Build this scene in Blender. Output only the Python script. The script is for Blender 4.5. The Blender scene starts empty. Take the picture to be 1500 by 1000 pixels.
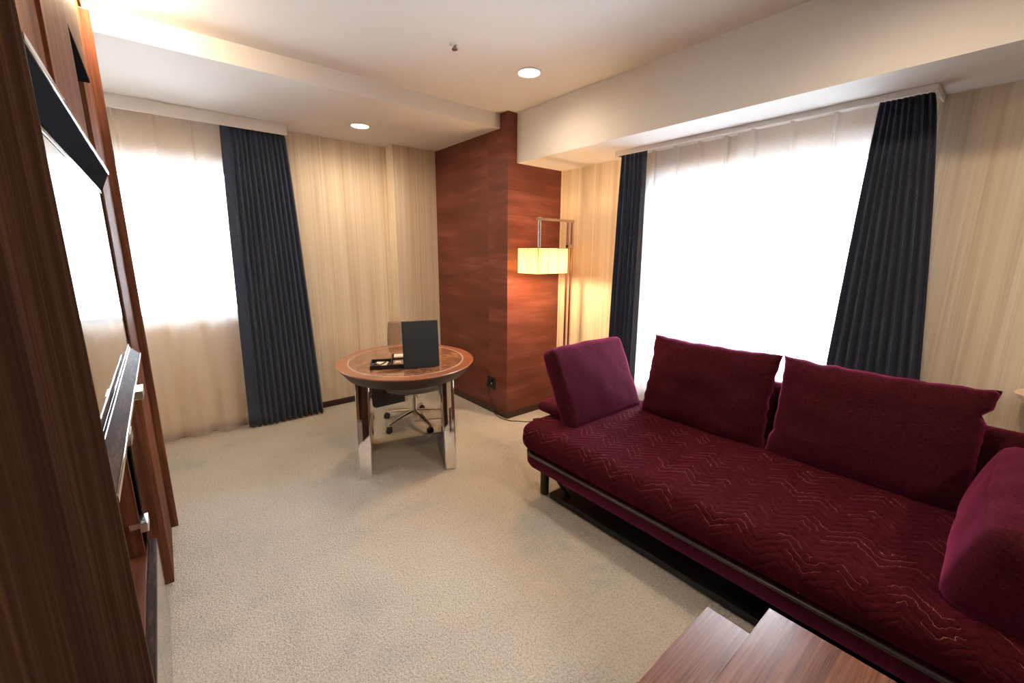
import bpy, bmesh, math, random
from mathutils import Matrix, Vector, noise
random.seed(7)
PI = math.pi
SC = bpy.context.scene
COL = SC.collection

# ------------------------------------------------------------------ materials
def nmat(name):
    m = bpy.data.materials.new(name); m.use_nodes = True
    nt = m.node_tree; b = nt.nodes['Principled BSDF']
    return m, nt, b
def N(nt, t, **kw):
    n = nt.nodes.new(t)
    for k, v in kw.items():
        if k.startswith('_'): setattr(n, k[1:], v)
        else: n.inputs[k.replace('_', ' ')].default_value = v
    return n
def L(nt, a, b): nt.links.new(a, b)
def ramp(nt, fac, stops):
    r = nt.nodes.new('ShaderNodeValToRGB'); e = r.color_ramp.elements
    while len(e) > 1: e.remove(e[-1])
    e[0].position = stops[0][0]; e[0].color = (*stops[0][1], 1)
    for p, c in stops[1:]:
        x = e.new(p); x.color = (*c, 1)
    L(nt, fac, r.inputs['Fac']); return r.outputs['Color']
def coords(nt, scale=(1, 1, 1), rot=(0, 0, 0)):
    tc = nt.nodes.new('ShaderNodeTexCoord'); mp = nt.nodes.new('ShaderNodeMapping')
    mp.inputs['Scale'].default_value = scale; mp.inputs['Rotation'].default_value = rot
    L(nt, tc.outputs['Object'], mp.inputs['Vector']); return mp.outputs['Vector']
def noi(nt, vec, scale=1.0, detail=4.0, rough=0.5):
    n = nt.nodes.new('ShaderNodeTexNoise'); n.inputs['Scale'].default_value = scale
    n.inputs['Detail'].default_value = detail; n.inputs['Roughness'].default_value = rough
    L(nt, vec, n.inputs['Vector']); return n.outputs['Fac']
def bump(nt, b, h, strength=0.3, dist=0.01):
    n = nt.nodes.new('ShaderNodeBump'); n.inputs['Strength'].default_value = strength
    n.inputs['Distance'].default_value = dist
    L(nt, h, n.inputs['Height']); L(nt, n.outputs['Normal'], b.inputs['Normal']); return n
def math_(nt, op, a, b=None, c=None):
    n = nt.nodes.new('ShaderNodeMath'); n.operation = op
    for i, v in enumerate((a, b, c)):
        if v is None: continue
        if isinstance(v, (int, float)): n.inputs[i].default_value = v
        else: L(nt, v, n.inputs[i])
    return n.outputs[0]
def plain(name, col, rough=0.5, metal=0.0, spec=0.5, coat=0.0):
    m, nt, b = nmat(name)
    b.inputs['Base Color'].default_value = (*col, 1); b.inputs['Roughness'].default_value = rough
    b.inputs['Metallic'].default_value = metal; b.inputs['Specular IOR Level'].default_value = spec
    b.inputs['Coat Weight'].default_value = coat
    v = coords(nt, (30, 30, 30)); f = noi(nt, v, 1.0, 2)
    bump(nt, b, f, 0.02, 0.002)
    return m
def wood(name, dark, mid, light, scale, rough=0.3, coat=0.15, spec=0.5):
    m, nt, b = nmat(name)
    v = coords(nt, scale)
    f1 = noi(nt, v, 1.0, 6, 0.6)
    v2 = coords(nt, tuple(s * 4.3 for s in scale)); f2 = noi(nt, v2, 1.0, 4, 0.6)
    f = math_(nt, 'ADD', math_(nt, 'MULTIPLY', f1, 0.62), math_(nt, 'MULTIPLY', f2, 0.38))
    c = ramp(nt, f, [(0.36, dark), (0.5, mid), (0.64, light)])
    L(nt, c, b.inputs['Base Color']); b.inputs['Roughness'].default_value = rough; b.inputs['Specular IOR Level'].default_value = spec
    b.inputs['Coat Weight'].default_value = coat; b.inputs['Coat Roughness'].default_value = 0.25
    bump(nt, b, f2, 0.06, 0.002)
    return m

M = {}
# cream striped wallpaper
def wallpaper():
    m, nt, b = nmat('striped_wallpaper')
    v = coords(nt, (58, 58, 0.35)); f = noi(nt, v, 1.0, 3, 0.7)
    v2 = coords(nt, (27, 27, 0.5)); f2 = noi(nt, v2, 1.0, 3, 0.5)
    s = math_(nt, 'ADD', math_(nt, 'MULTIPLY', f, 0.6), math_(nt, 'MULTIPLY', f2, 0.4))
    c = ramp(nt, s, [(0.36, (0.67, 0.535, 0.385)), (0.5, (0.80, 0.675, 0.51)), (0.62, (0.87, 0.775, 0.615))])
    L(nt, c, b.inputs['Base Color']); b.inputs['Roughness'].default_value = 0.55
    b.inputs['Specular IOR Level'].default_value = 0.3
    bump(nt, b, f, 0.12, 0.002)
    return m
M['paper'] = wallpaper()
def paint(name, col):
    m, nt, b = nmat(name)
    b.inputs['Base Color'].default_value = (*col, 1); b.inputs['Roughness'].default_value = 0.75
    b.inputs['Specular IOR Level'].default_value = 0.2
    v = coords(nt, (180, 180, 180)); bump(nt, b, noi(nt, v, 1.0, 2), 0.05, 0.001)
    return m
M['ceiling'] = paint('ceiling_paint', (0.73, 0.69, 0.65))
M['trimwhite'] = paint('white_trim_paint', (0.80, 0.775, 0.74))
def pier():
    m, nt, b = nmat('russet_brushed_wallcovering')
    tc = nt.nodes.new('ShaderNodeTexCoord'); sp = nt.nodes.new('ShaderNodeSeparateXYZ')
    L(nt, tc.outputs['Object'], sp.inputs[0])
    h = math_(nt, 'ADD', sp.outputs['X'], math_(nt, 'MULTIPLY', sp.outputs['Y'], -1))
    seam = math_(nt, 'FLOOR', math_(nt, 'DIVIDE', math_(nt, 'ADD', h, 0.83), 0.92))
    cb = nt.nodes.new('ShaderNodeCombineXYZ')
    L(nt, math_(nt, 'MULTIPLY', h, 1.3), cb.inputs[0])
    L(nt, math_(nt, 'MULTIPLY', seam, 7.3), cb.inputs[1])
    L(nt, math_(nt, 'MULTIPLY', sp.outputs['Z'], 8.0), cb.inputs[2])
    f = noi(nt, cb.outputs[0], 1.0, 5, 0.55)
    cb2 = nt.nodes.new('ShaderNodeCombineXYZ')
    L(nt, math_(nt, 'MULTIPLY', h, 2.5), cb2.inputs[0])
    L(nt, math_(nt, 'MULTIPLY', sp.outputs['Z'], 70.0), cb2.inputs[2]); L(nt, seam, cb2.inputs[1])
    f2 = noi(nt, cb2.outputs[0], 1.0, 3, 0.6)
    s = math_(nt, 'ADD', math_(nt, 'MULTIPLY', f, 0.75), math_(nt, 'MULTIPLY', f2, 0.25))
    s = math_(nt, 'ADD', s, math_(nt, 'MULTIPLY', math_(nt, 'SINE', math_(nt, 'MULTIPLY', seam, 2.1)), 0.03))
    c = ramp(nt, s, [(0.33, (0.105, 0.024, 0.012)), (0.5, (0.165, 0.042, 0.025)), (0.68, (0.29, 0.092, 0.068))])
    L(nt, c, b.inputs['Base Color']); b.inputs['Roughness'].default_value = 0.42
    b.inputs['Specular IOR Level'].default_value = 0.45
    bump(nt, b, f2, 0.08, 0.002)
    return m
M['pier'] = pier()
def carpet():
    m, nt, b = nmat('cream_mottled_carpet')
    v = coords(nt, (1.6, 2.3, 1)); f = noi(nt, v, 1.0, 6, 0.62)
    v2 = coords(nt, (110, 110, 110)); f2 = noi(nt, v2, 1.0, 3, 0.7)
    v3 = coords(nt, (7, 9, 1)); f3 = noi(nt, v3, 1.0, 4, 0.6)
    s = math_(nt, 'ADD', math_(nt, 'MULTIPLY', f, 0.7), math_(nt, 'MULTIPLY', f3, 0.3))
    c = ramp(nt, s, [(0.34, (0.69, 0.655, 0.595)), (0.41, (0.73, 0.685, 0.61)), (0.47, (0.81, 0.735, 0.64)), (0.7, (0.87, 0.795, 0.69))])
    g = ramp(nt, f2, [(0.3, (0.62, 0.62, 0.62)), (0.55, (1.0, 1.0, 1.0))])
    mx = nt.nodes.new('ShaderNodeMix'); mx.data_type = 'RGBA'; mx.blend_type = 'MULTIPLY'
    mx.inputs[0].default_value = 1.0
    L(nt, c, mx.inputs[6]); L(nt, g, mx.inputs[7]); L(nt, mx.outputs[2], b.inputs['Base Color'])
    b.inputs['Roughness'].default_value = 0.95; b.inputs['Specular IOR Level'].default_value = 0.1
    b.inputs['Sheen Weight'].default_value = 0.15
    v4 = coords(nt, (75, 75, 75)); f4 = noi(nt, v4, 1.0, 4, 0.7)
    h = math_(nt, 'ADD', f2, f4)
    bump(nt, b, h, 1.0, 0.016)
    return m
M['carpet'] = carpet()
M['wood'] = wood('walnut_vertical_grain', (0.055, 0.018, 0.010), (0.13, 0.043, 0.021), (0.22, 0.082, 0.040), (26, 26, 0.8), 0.6, 0.0, 0.12)
M['wood_satin'] = wood('walnut_satin', (0.055, 0.018, 0.010), (0.13, 0.043, 0.021), (0.22, 0.082, 0.040), (26, 26, 0.8), 0.6, 0.0, 0.04)
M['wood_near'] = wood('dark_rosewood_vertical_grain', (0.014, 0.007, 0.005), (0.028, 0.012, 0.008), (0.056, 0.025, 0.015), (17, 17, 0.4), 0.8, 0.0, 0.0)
M['wood_y'] = wood('walnut_long_grain', (0.07, 0.022, 0.013), (0.15, 0.052, 0.028), (0.24, 0.09, 0.048), (26, 0.8, 26), 0.3)
M['rosewood'] = wood('glossy_rosewood', (0.050, 0.018, 0.013), (0.15, 0.056, 0.033), (0.235, 0.10, 0.06), (2.2, 95, 95), 0.24, 0.5)
M['tablewood'] = wood('chestnut_table_veneer', (0.20, 0.065, 0.03), (0.30, 0.105, 0.05), (0.38, 0.15, 0.075), (4, 22, 22), 0.28, 0.4)
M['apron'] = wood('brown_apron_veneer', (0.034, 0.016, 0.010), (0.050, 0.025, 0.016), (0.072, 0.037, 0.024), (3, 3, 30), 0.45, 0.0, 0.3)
M['baseboard'] = wood('dark_brown_skirting', (0.030, 0.012, 0.008), (0.050, 0.020, 0.013), (0.075, 0.032, 0.02), (2, 2, 40), 0.4)
def marble():
    m, nt, b = nmat('brown_marble_inlay')
    v = coords(nt, (7, 7, 7)); f = noi(nt, v, 1.0, 8, 0.72)
    v2 = coords(nt, (18, 26, 18)); f2 = noi(nt, v2, 1.0, 6, 0.75)
    s = math_(nt, 'ADD', math_(nt, 'MULTIPLY', f, 0.5), math_(nt, 'MULTIPLY', f2, 0.5))
    c = ramp(nt, s, [(0.38, (0.13, 0.050, 0.028)), (0.5, (0.26, 0.11, 0.06)), (0.56, (0.33, 0.16, 0.09)), (0.64, (0.48, 0.30, 0.19))])
    L(nt, c, b.inputs['Base Color']); b.inputs['Roughness'].default_value = 0.13
    b.inputs['Coat Weight'].default_value = 0.3
    return m
M['marble'] = marble()
M['groove'] = plain('pale_inlay_line', (0.62, 0.50, 0.42), 0.25)
M['chrome'] = plain('polished_chrome', (0.86, 0.85, 0.84), 0.04, 1.0)
M['brushed'] = plain('satin_steel', (0.55, 0.54, 0.53), 0.28, 1.0)
M['satin'] = plain('bright_satin_chrome', (0.85, 0.85, 0.86), 0.3, 1.0)
M['bronze'] = plain('warm_satin_nickel', (0.62, 0.50, 0.40), 0.22, 1.0)
M['black'] = plain('matte_black', (0.012, 0.012, 0.013), 0.5)
M['blackgloss'] = plain('gloss_black', (0.010, 0.010, 0.012), 0.06)
M['blackplastic'] = plain('black_plastic', (0.02, 0.02, 0.022), 0.35)
M['leatherette'] = plain('charcoal_leatherette', (0.022, 0.026, 0.030), 0.48)
M['wenge'] = wood('dark_wenge', (0.018, 0.009, 0.008), (0.035, 0.018, 0.014), (0.09, 0.055, 0.045), (60, 9, 60), 0.5, 0.0, 0.08)
M['darkpanel'] = plain('dark_graphite_panel', (0.014, 0.015, 0.018), 0.6, 0.0, 0.0)
M['taupe'] = plain('gloss_taupe_lacquer', (0.20, 0.165, 0.13), 0.15, 0.0, 0.6, 0.4)
M['whiteplastic'] = plain('white_plastic', (0.75, 0.74, 0.72), 0.4)
M['papercard'] = plain('cream_card', (0.80, 0.70, 0.58), 0.6)
M['brownpacket'] = plain('brown_packet', (0.20, 0.13, 0.085), 0.5)
M['grey'] = plain('grey_shell', (0.22, 0.22, 0.225), 0.4)
M['cable'] = plain('dark_brown_cable', (0.05, 0.022, 0.015), 0.4)
M['piping'] = plain('charcoal_piping', (0.040, 0.034, 0.036), 0.32)
M['palewood'] = plain('cream_lacquer', (0.74, 0.52, 0.36), 0.3)
def mesh_fabric():
    m, nt, b = nmat('taupe_chair_mesh')
    v = coords(nt, (160, 160, 160)); f = noi(nt, v, 1.0, 2)
    c = ramp(nt, f, [(0.3, (0.20, 0.125, 0.085)), (0.7, (0.36, 0.25, 0.18))])
    L(nt, c, b.inputs['Base Color']); b.inputs['Roughness'].default_value = 0.7
    bump(nt, b, f, 0.3, 0.002)
    return m
M['chairmesh'] = mesh_fabric()
def emis(name, col, s):
    m, nt, b = nmat(name)
    b.inputs['Base Color'].default_value = (0.8, 0.8, 0.8, 1)
    b.inputs['Emission Color'].default_value = (*col, 1); b.inputs['Emission Strength'].default_value = s
    return m
M['bulb'] = emis('lit_downlight', (1.0, 0.86, 0.66), 14)
M['lampbulb'] = emis('lit_bulb', (1.0, 0.74, 0.42), 10)
def fabric(name, c0, c1, sheen, tint, bscale=170, quilt=False):
    m, nt, b = nmat(name)
    v = coords(nt, (bscale, bscale, bscale)); f = noi(nt, v, 1.0, 3, 0.7)
    v2 = coords(nt, (45, 45, 300)); f2 = noi(nt, v2, 1.0, 2, 0.6)
    s = math_(nt, 'ADD', math_(nt, 'MULTIPLY', f, 0.5), math_(nt, 'MULTIPLY', f2, 0.5))
    c = ramp(nt, s, [(0.34, c0), (0.66, c1)])
    b.inputs['Roughness'].default_value = 0.85; b.inputs['Specular IOR Level'].default_value = 0.02
    b.inputs['Sheen Weight'].default_value = sheen; b.inputs['Sheen Roughness'].default_value = 0.42
    b.inputs['Sheen Tint'].default_value = (*tint, 1)
    h = f
    if quilt:
        tc = nt.nodes.new('ShaderNodeTexCoord'); sp = nt.nodes.new('ShaderNodeSeparateXYZ')
        L(nt, tc.outputs['Object'], sp.inputs[0])
        x, y, z = sp.outputs
        wob = noi(nt, coords(nt, (38, 38, 38)), 1.0, 2)
        wv = math_(nt, 'MULTIPLY', math_(nt, 'SUBTRACT', wob, 0.5), 0.045)
        u = math_(nt, 'ADD', x, z)
        tri = math_(nt, 'PINGPONG', y, 0.083)               # 0..0.083
        uu = math_(nt, 'ADD', math_(nt, 'ADD', u, math_(nt, 'MULTIPLY', tri, 1.0)), wv)
        SP = 0.043
        ph = math_(nt, 'DIVIDE', uu, SP)
        fr = math_(nt, 'FRACT', ph)
        d = math_(nt, 'MINIMUM', fr, math_(nt, 'SUBTRACT', 1.0, fr))        # 0 at stitch
        puff = math_(nt, 'POWER', math_(nt, 'MULTIPLY', d, 2.0), 0.35)
        dash = noi(nt, coords(nt, (9, 9, 9)), 1.0, 2)
        idx = math_(nt, 'FLOOR', math_(nt, 'ADD', ph, 0.5))
        third = math_(nt, 'COMPARE', math_(nt, 'MODULO', idx, 5.0), 1.0, 1.2)
        line = math_(nt, 'LESS_THAN', d, 0.022)
        vis = math_(nt, 'MULTIPLY', math_(nt, 'MULTIPLY', line, third), math_(nt, 'GREATER_THAN', dash, 0.50))
        mx = nt.nodes.new('ShaderNodeMix'); mx.data_type = 'RGBA'
        L(nt, vis, mx.inputs[0]); L(nt, c, mx.inputs[6]); mx.inputs[7].default_value = (0.34, 0.15, 0.12, 1)
        c = mx.outputs[2]
        h = math_(nt, 'ADD', math_(nt, 'MULTIPLY', puff, 1.0), math_(nt, 'MULTIPLY', f, 0.12))
        L(nt, c, b.inputs['Base Color']); bump(nt, b, h, 0.8, 0.006)
    else:
        L(nt, c, b.inputs['Base Color']); bump(nt, b, s, 0.35, 0.004)
    return m
M['burgundy'] = fabric('burgundy_chenille', (0.016, 0.003, 0.004), (0.070, 0.011, 0.016), 0.5, (0.95, 0.13, 0.42))
M['quilt'] = fabric('quilted_burgundy_cover', (0.024, 0.0025, 0.004), (0.066, 0.008, 0.013), 0.12, (1.0, 0.12, 0.36), quilt=True)
def curtain_mat():
    m, nt, b = nmat('navy_woven_curtain')
    v = coords(nt, (90, 90, 420)); f = noi(nt, v, 1.0, 3, 0.7)
    c = ramp(nt, f, [(0.35, (0.007, 0.012, 0.030)), (0.7, (0.040, 0.064, 0.140))])
    L(nt, c, b.inputs['Base Color']); b.inputs['Roughness'].default_value = 0.6
    b.inputs['Sheen Weight'].default_value = 0.15
    bump(nt, b, f, 0.4, 0.003)
    return m
M['curtain'] = curtain_mat()
def sheer_mat():
    m, nt, b = nmat('white_sheer')
    nt.nodes.remove(b); out = [n for n in nt.nodes if n.type == 'OUTPUT_MATERIAL'][0]
    d = N(nt, 'ShaderNodeBsdfDiffuse'); d.inputs['Color'].default_value = (0.86, 0.77, 0.735, 1)
    t = N(nt, 'ShaderNodeBsdfTranslucent'); t.inputs['Color'].default_value = (0.88, 0.87, 0.87, 1)
    tr = N(nt, 'ShaderNodeBsdfTransparent')
    v = coords(nt, (260, 260, 260)); f = noi(nt, v, 1.0, 2)
    a = nt.nodes.new('ShaderNodeMixShader'); a.inputs[0].default_value = 0.5
    L(nt, d.outputs[0], a.inputs[1]); L(nt, t.outputs[0], a.inputs[2])
    a2 = nt.nodes.new('ShaderNodeMixShader')
    fac = math_(nt, 'ADD', math_(nt, 'MULTIPLY', f, 0.2), 0.32)
    L(nt, fac, a2.inputs[0]); L(nt, tr.outputs[0], a2.inputs[1]); L(nt, a.outputs[0], a2.inputs[2])
    L(nt, a2.outputs[0], out.inputs['Surface'])
    return m
M['sheer'] = sheer_mat()
def shade_mat():
    m, nt, b = nmat('cream_pleated_shade')
    nt.nodes.remove(b); out = [n for n in nt.nodes if n.type == 'OUTPUT_MATERIAL'][0]
    d = N(nt, 'ShaderNodeBsdfDiffuse'); d.inputs['Color'].default_value = (0.85, 0.76, 0.58, 1)
    t = N(nt, 'ShaderNodeBsdfTranslucent')
    v = coords(nt, (40, 40, 3)); f = noi(nt, v, 1.0, 2)
    L(nt, ramp(nt, f, [(0.3, (0.80, 0.66, 0.42)), (0.7, (0.92, 0.80, 0.56))]), t.inputs['Color'])
    a = nt.nodes.new('ShaderNodeMixShader'); a.inputs[0].default_value = 0.62
    L(nt, d.outputs[0], a.inputs[1]); L(nt, t.outputs[0], a.inputs[2]); L(nt, a.outputs[0], out.inputs['Surface'])
    return m
M['shade'] = shade_mat()
def glass_mat():
    m, nt, b = nmat('window_glass')
    nt.nodes.remove(b); out = [n for n in nt.nodes if n.type == 'OUTPUT_MATERIAL'][0]
    tr = N(nt, 'ShaderNodeBsdfTransparent'); g = N(nt, 'ShaderNodeBsdfGlossy'); g.inputs['Roughness'].default_value = 0.02
    fr = N(nt, 'ShaderNodeFresnel'); fr.inputs['IOR'].default_value = 1.45
    a = nt.nodes.new('ShaderNodeMixShader'); L(nt, fr.outputs[0], a.inputs[0])
    L(nt, tr.outputs[0], a.inputs[1]); L(nt, g.outputs[0], a.inputs[2]); L(nt, a.outputs[0], out.inputs['Surface'])
    return m
M['glass'] = glass_mat()
M['screen'] = plain('black_glass_screen', (0.006, 0.006, 0.008), 0.015, 0.0, 0.9, 1.0)
M['mirrorglass'] = plain('smoked_cabinet_glass', (0.03, 0.028, 0.026), 0.02, 0.0, 1.0, 1.0)

# ------------------------------------------------------------------ mesh helpers
def bm_box(bm, x0, x1, y0, y1, z0, z1, bev=0.0, seg=2, mat=None):
    tmp = bmesh.new(); bmesh.ops.create_cube(tmp, size=1)
    for v in tmp.verts:
        v.co = Vector(((x0 + x1) / 2 + v.co.x * (x1 - x0), (y0 + y1) / 2 + v.co.y * (y1 - y0), (z0 + z1) / 2 + v.co.z * (z1 - z0)))
    if bev > 0:
        bev = min(bev, 0.49 * min(x1 - x0, y1 - y0, z1 - z0))
        bmesh.ops.bevel(tmp, geom=tmp.edges[:], offset=bev, segments=seg, affect='EDGES', profile=0.5)
    if mat: tmp.transform(mat)
    me = bpy.data.meshes.new('t'); tmp.to_mesh(me); tmp.free(); bm.from_mesh(me); bpy.data.meshes.remove(me)
    return bm
def box(x0, x1, y0, y1, z0, z1, bev=0.0, seg=2, mat=None):
    return bm_box(bmesh.new(), x0, x1, y0, y1, z0, z1, bev, seg, mat)
def prism(bm, pts, axis, a, b):
    """extrude a polygon (2D points) along an axis"""
    def P(p, t):
        return {'x': (t, p[0], p[1]), 'y': (p[0], t, p[1]), 'z': (p[0], p[1], t)}[axis]
    va = [bm.verts.new(P(p, a)) for p in pts]; vb = [bm.verts.new(P(p, b)) for p in pts]
    bm.faces.new(va); bm.faces.new(vb[::-1])
    for i in range(len(pts)):
        j = (i + 1) % len(pts); bm.faces.new((va[i], vb[i], vb[j], va[j]))
    bmesh.ops.recalc_face_normals(bm, faces=bm.faces[:]); return bm
def tube(bm, pts, r, seg=10, cap=True, rs=None):
    pts = [Vector(p) for p in pts]; rings = []
    up = Vector((0, 0, 1))
    for i, p in enumerate(pts):
        t = (pts[min(i + 1, len(pts) - 1)] - pts[max(i - 1, 0)]).normalized()
        a = t.cross(up if abs(t.z) < 0.95 else Vector((1, 0, 0))).normalized(); b = t.cross(a).normalized()
        rr = rs[i] if rs else r
        rings.append([bm.verts.new(p + a * math.cos(2 * PI * k / seg) * rr + b * math.sin(2 * PI * k / seg) * rr) for k in range(seg)])
    for i in range(len(rings) - 1):
        for k in range(seg):
            bm.faces.new((rings[i][k], rings[i][(k + 1) % seg], rings[i + 1][(k + 1) % seg], rings[i + 1][k]))
    if cap: bm.faces.new(rings[0][::-1]); bm.faces.new(rings[-1])
    bmesh.ops.recalc_face_normals(bm, faces=bm.faces[:]); return bm
def lathe(bm, prof, cx=0, cy=0, seg=48, sx=1.0, sy=1.0, rot=0.0, pts=None):
    """prof: list of (r,z) where r is an absolute radius or (ra, rb) pair for an oval"""
    rings = []
    for r, z in prof:
        ra, rb = r if isinstance(r, tuple) else (r * sx, r * sy)
        if ra < 1e-6:
            rings.append([bm.verts.new((cx, cy, z))]); continue
        ring = []
        for k in range(seg):
            a = 2 * PI * k / seg; lx, ly = ra * math.cos(a), rb * math.sin(a)
            ring.append(bm.verts.new((cx + lx * math.cos(rot) - ly * math.sin(rot), cy + lx * math.sin(rot) + ly * math.cos(rot), z)))
        rings.append(ring)
    for A, B in zip(rings[:-1], rings[1:]):
        if len(A) == 1 and len(B) == 1: continue
        for k in range(seg):
            j = (k + 1) % seg
            if len(A) == 1: bm.faces.new((A[0], B[k], B[j]))
            elif len(B) == 1: bm.faces.new((A[k], B[0], A[j]))
            else: bm.faces.new((A[k], B[k], B[j], A[j]))
    bmesh.ops.recalc_face_normals(bm, faces=bm.faces[:]); return bm
def rbox(hx, hy, hz, r, step=0.03, puff=0.0, wr=0.0, seed=0):
    """a soft rounded cushion block centred on the origin"""
    bm = bmesh.new(); h = (hx, hy, hz)
    n = [max(6, int(2 * a / step)) for a in h]
    cache = {}
    def mp(p):
        q = Vector([max(-(a - r), min(a - r, c)) for c, a in zip(p, h)]); d = Vector(p) - q
        if d.length > 1e-9:
            m_ = max(abs(c) for c in d); q2 = q + d.normalized() * (r * m_ / r if m_ < r else r)
        else: q2 = q
        fx, fy, fz = [1 - (abs(c) / a) ** 2.2 for c, a in zip(p, h)]
        fx, fy, fz = max(fx, 0), max(fy, 0), max(fz, 0)
        s = Vector((math.copysign(1, p[0]) * (fy * fz) ** 0.7 * (abs(p[0]) / hx) ** 2, math.copysign(1, p[1]) * (fx * fz) ** 0.7 * (abs(p[1]) / hy) ** 2,
                    math.copysign(1, p[2]) * (fx * fy) ** 0.7 * (abs(p[2]) / hz) ** 2))
        q2 = q2 + s * puff
        if wr:
            nn = noise.noise_vector(q2 * 9 + Vector((seed, seed * 2, 0))); q2 = q2 + nn * wr
        return q2
    def vert(p):
        k = tuple(round(c, 5) for c in p)
        if k not in cache: cache[k] = bm.verts.new(mp(p))
        return cache[k]
    def lin(i, t):   # denser sampling near the edges
        a = h[i]; return -a + 2 * a * t / n[i]
    for ax in range(3):
        u, w = [(1, 2), (2, 0), (0, 1)][ax]
        for s in (-1, 1):
            for i in range(n[u]):
                for j in range(n[w]):
                    q = []
                    for di, dj in ((0, 0), (1, 0), (1, 1), (0, 1)):
                        p = [0, 0, 0]; p[ax] = s * h[ax]; p[u] = lin(u, i + di); p[w] = lin(w, j + dj)
                        q.append(vert(p))
                    if s < 0: q = q[::-1]
                    try: bm.faces.new(q)
                    except ValueError: pass
    return bm
def pillow(w, h, t, seed=0, nx=44, ny=34):
    """a knife-edge throw pillow in the xz plane, thickness along y"""
    bm = bmesh.new(); top = {}; bot = {}
    for i in range(nx + 1):
        for j in range(ny + 1):
            u = -1 + 2 * i / nx; v = -1 + 2 * j / ny
            e = max(0.0, (1 - abs(u) ** 2.6)) ** 0.5 * max(0.0, (1 - abs(v) ** 2.6)) ** 0.5
            th = t / 2 * (e ** 0.9)
            px = u * w / 2 * (1 - 0.045 * (1 - v * v) * abs(u) ** 3); pz = v * h / 2 * (1 - 0.045 * (1 - u * u) * abs(v) ** 3)
            nn = noise.noise(Vector((u * 2.2 + seed, v * 2.2, seed * 1.7))) * 0.020 + noise.noise(Vector((u * 7 + seed, v * 7, 3.1))) * 0.006 * (0.4 + abs(u * v) * 2)
            edge = i in (0, nx) or j in (0, ny)
            wx = 0.010 * noise.noise(Vector((v * 7, seed, u * 3))) * abs(u) ** 6 - ((-(0.026 if seed > 2 else 0.008) if u < 0 else 0.0) * math.exp(-((v - .60) / .08) ** 2) * abs(u) ** 8)
            wz = 0.008 * noise.noise(Vector((u * 6, v * 3, seed + 5))) * abs(v) ** 4
            a = bm.verts.new((px + wx, (th + nn * e) if not edge else 0, pz + wz)); top[i, j] = a
            bot[i, j] = a if edge else bm.verts.new((px + wx, -th + nn * e * 0.3, pz + wz))
    for i in range(nx):
        for j in range(ny):
            bm.faces.new((top[i, j], top[i, j + 1], top[i + 1, j + 1], top[i + 1, j]))
            q = (bot[i, j], bot[i + 1, j], bot[i + 1, j + 1], bot[i, j + 1])
            bm.faces.new(q)
    bmesh.ops.recalc_face_normals(bm, faces=bm.faces[:])
    return bm
def obj(name, bm, mat, parent=None, smooth=False, label=None, xf=None):
    if xf is not None: bm.transform(xf)
    me = bpy.data.meshes.new(name); bm.to_mesh(me); bm.free()
    if smooth:
        for p in me.polygons: p.use_smooth = True
        if smooth != 'all':
            try: me.set_sharp_from_angle(angle=math.radians(38))
            except Exception: pass
    o = bpy.data.objects.new(name, me); COL.objects.link(o)
    me.materials.append(mat)
    if parent is not None: o.parent = parent
    if label: o['label'] = label
    return o
def tag(o, label=None, cat=None, group=None, kind=None):
    if label: o['label'] = label
    if cat: o['category'] = cat
    if group: o['group'] = group
    if kind: o['kind'] = kind
    return o
def thing(name, label, cat, loc=(0, 0, 0), rz=0.0, group=None):
    o = bpy.data.objects.new(name, None); COL.objects.link(o); o.location = loc; o.rotation_euler = (0, 0, rz)
    o.empty_display_size = 0.1
    return tag(o, label, cat, group)
def struct(name, bm, mat, parent=None, smooth=False):
    o = obj(name, bm, mat, parent, smooth)
    if parent is None: o['kind'] = 'structure'
    return o

# ------------------------------------------------------------------ room numbers (metres)
ZC = 2.618; ZBL = 2.506; YBL = 2.973; ZBR = 2.235; XBR = 2.41
XW = 2.94; YB = 4.217; XL = -0.46; YF = -3.2
XP, YP = 2.312, 2.869; YPIL, XPIL = 4.05, 1.85
T = 0.14

struct('floor', box(XL - T, XW + 0.3, YF - T, YB + 0.3, -0.12, 0), M['carpet'])
struct('ceiling', box(XL - T, XW + T, YF - T, YB + T, ZC, ZC + 0.12), M['ceiling'])
struct('trim_1', box(XL, XP + 0.002, YBL, YB, ZBL, ZC), M['ceiling'])           # dropped beam over the left window
struct('trim_2', box(XBR, XW, YF, YP - 0.001, ZBR, ZC), M['ceiling'])           # dropped beam over the right window
# back wall with a window opening
W1 = (-0.36, 0.72, 0.965, 2.165)
bw = box(XL - T, W1[0], YB, YB + T, 0, ZC)
bm_box(bw, W1[1], XW, YB, YB + T, 0, ZC); bm_box(bw, W1[0], W1[1], YB, YB + T, 0, W1[2]); bm_box(bw, W1[0], W1[1], YB, YB + T, W1[3], ZC)
struct('wall_back', bw, M['paper'])
struct('wall_left', box(XL - T, XL, YF, YB, 0, ZC), M['paper'])
struct('wall_front', box(XL - T, XW + T, YF - T, YF, 0, ZC), M['paper'])
struct('reflection_door', box(0.15, 1.05, YF, YF + .03, 0, 2.10, .004), M['wood'])  # unseen door, added so the chrome desk legs have something to reflect
struct('reflection_panel', box(1.45, 2.70, YF, YF + .05, 0, ZBR, .004), M['wood_near'])  # unseen dark panel, also added for the reflections in the desk legs
W2 = (0.44, 1.95, 0.42, 2.072)
rw = box(XW, XW + T, YF, W2[0], 0, ZC)
bm_box(rw, XW, XW + T, W2[1], YB, 0, ZC); bm_box(rw, XW, XW + T, W2[0], W2[1], 0, W2[2]); bm_box(rw, XW, XW + T, W2[0], W2[1], W2[3], ZC)
struct('wall_right', rw, M['paper'])
struct('wall_corner', box(XPIL, XP, YPIL, YB, 0, ZBL), M['paper'])
struct('wall_pier', box(XP, XW, YP, YB, 0, ZC), M['pier'])
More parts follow.
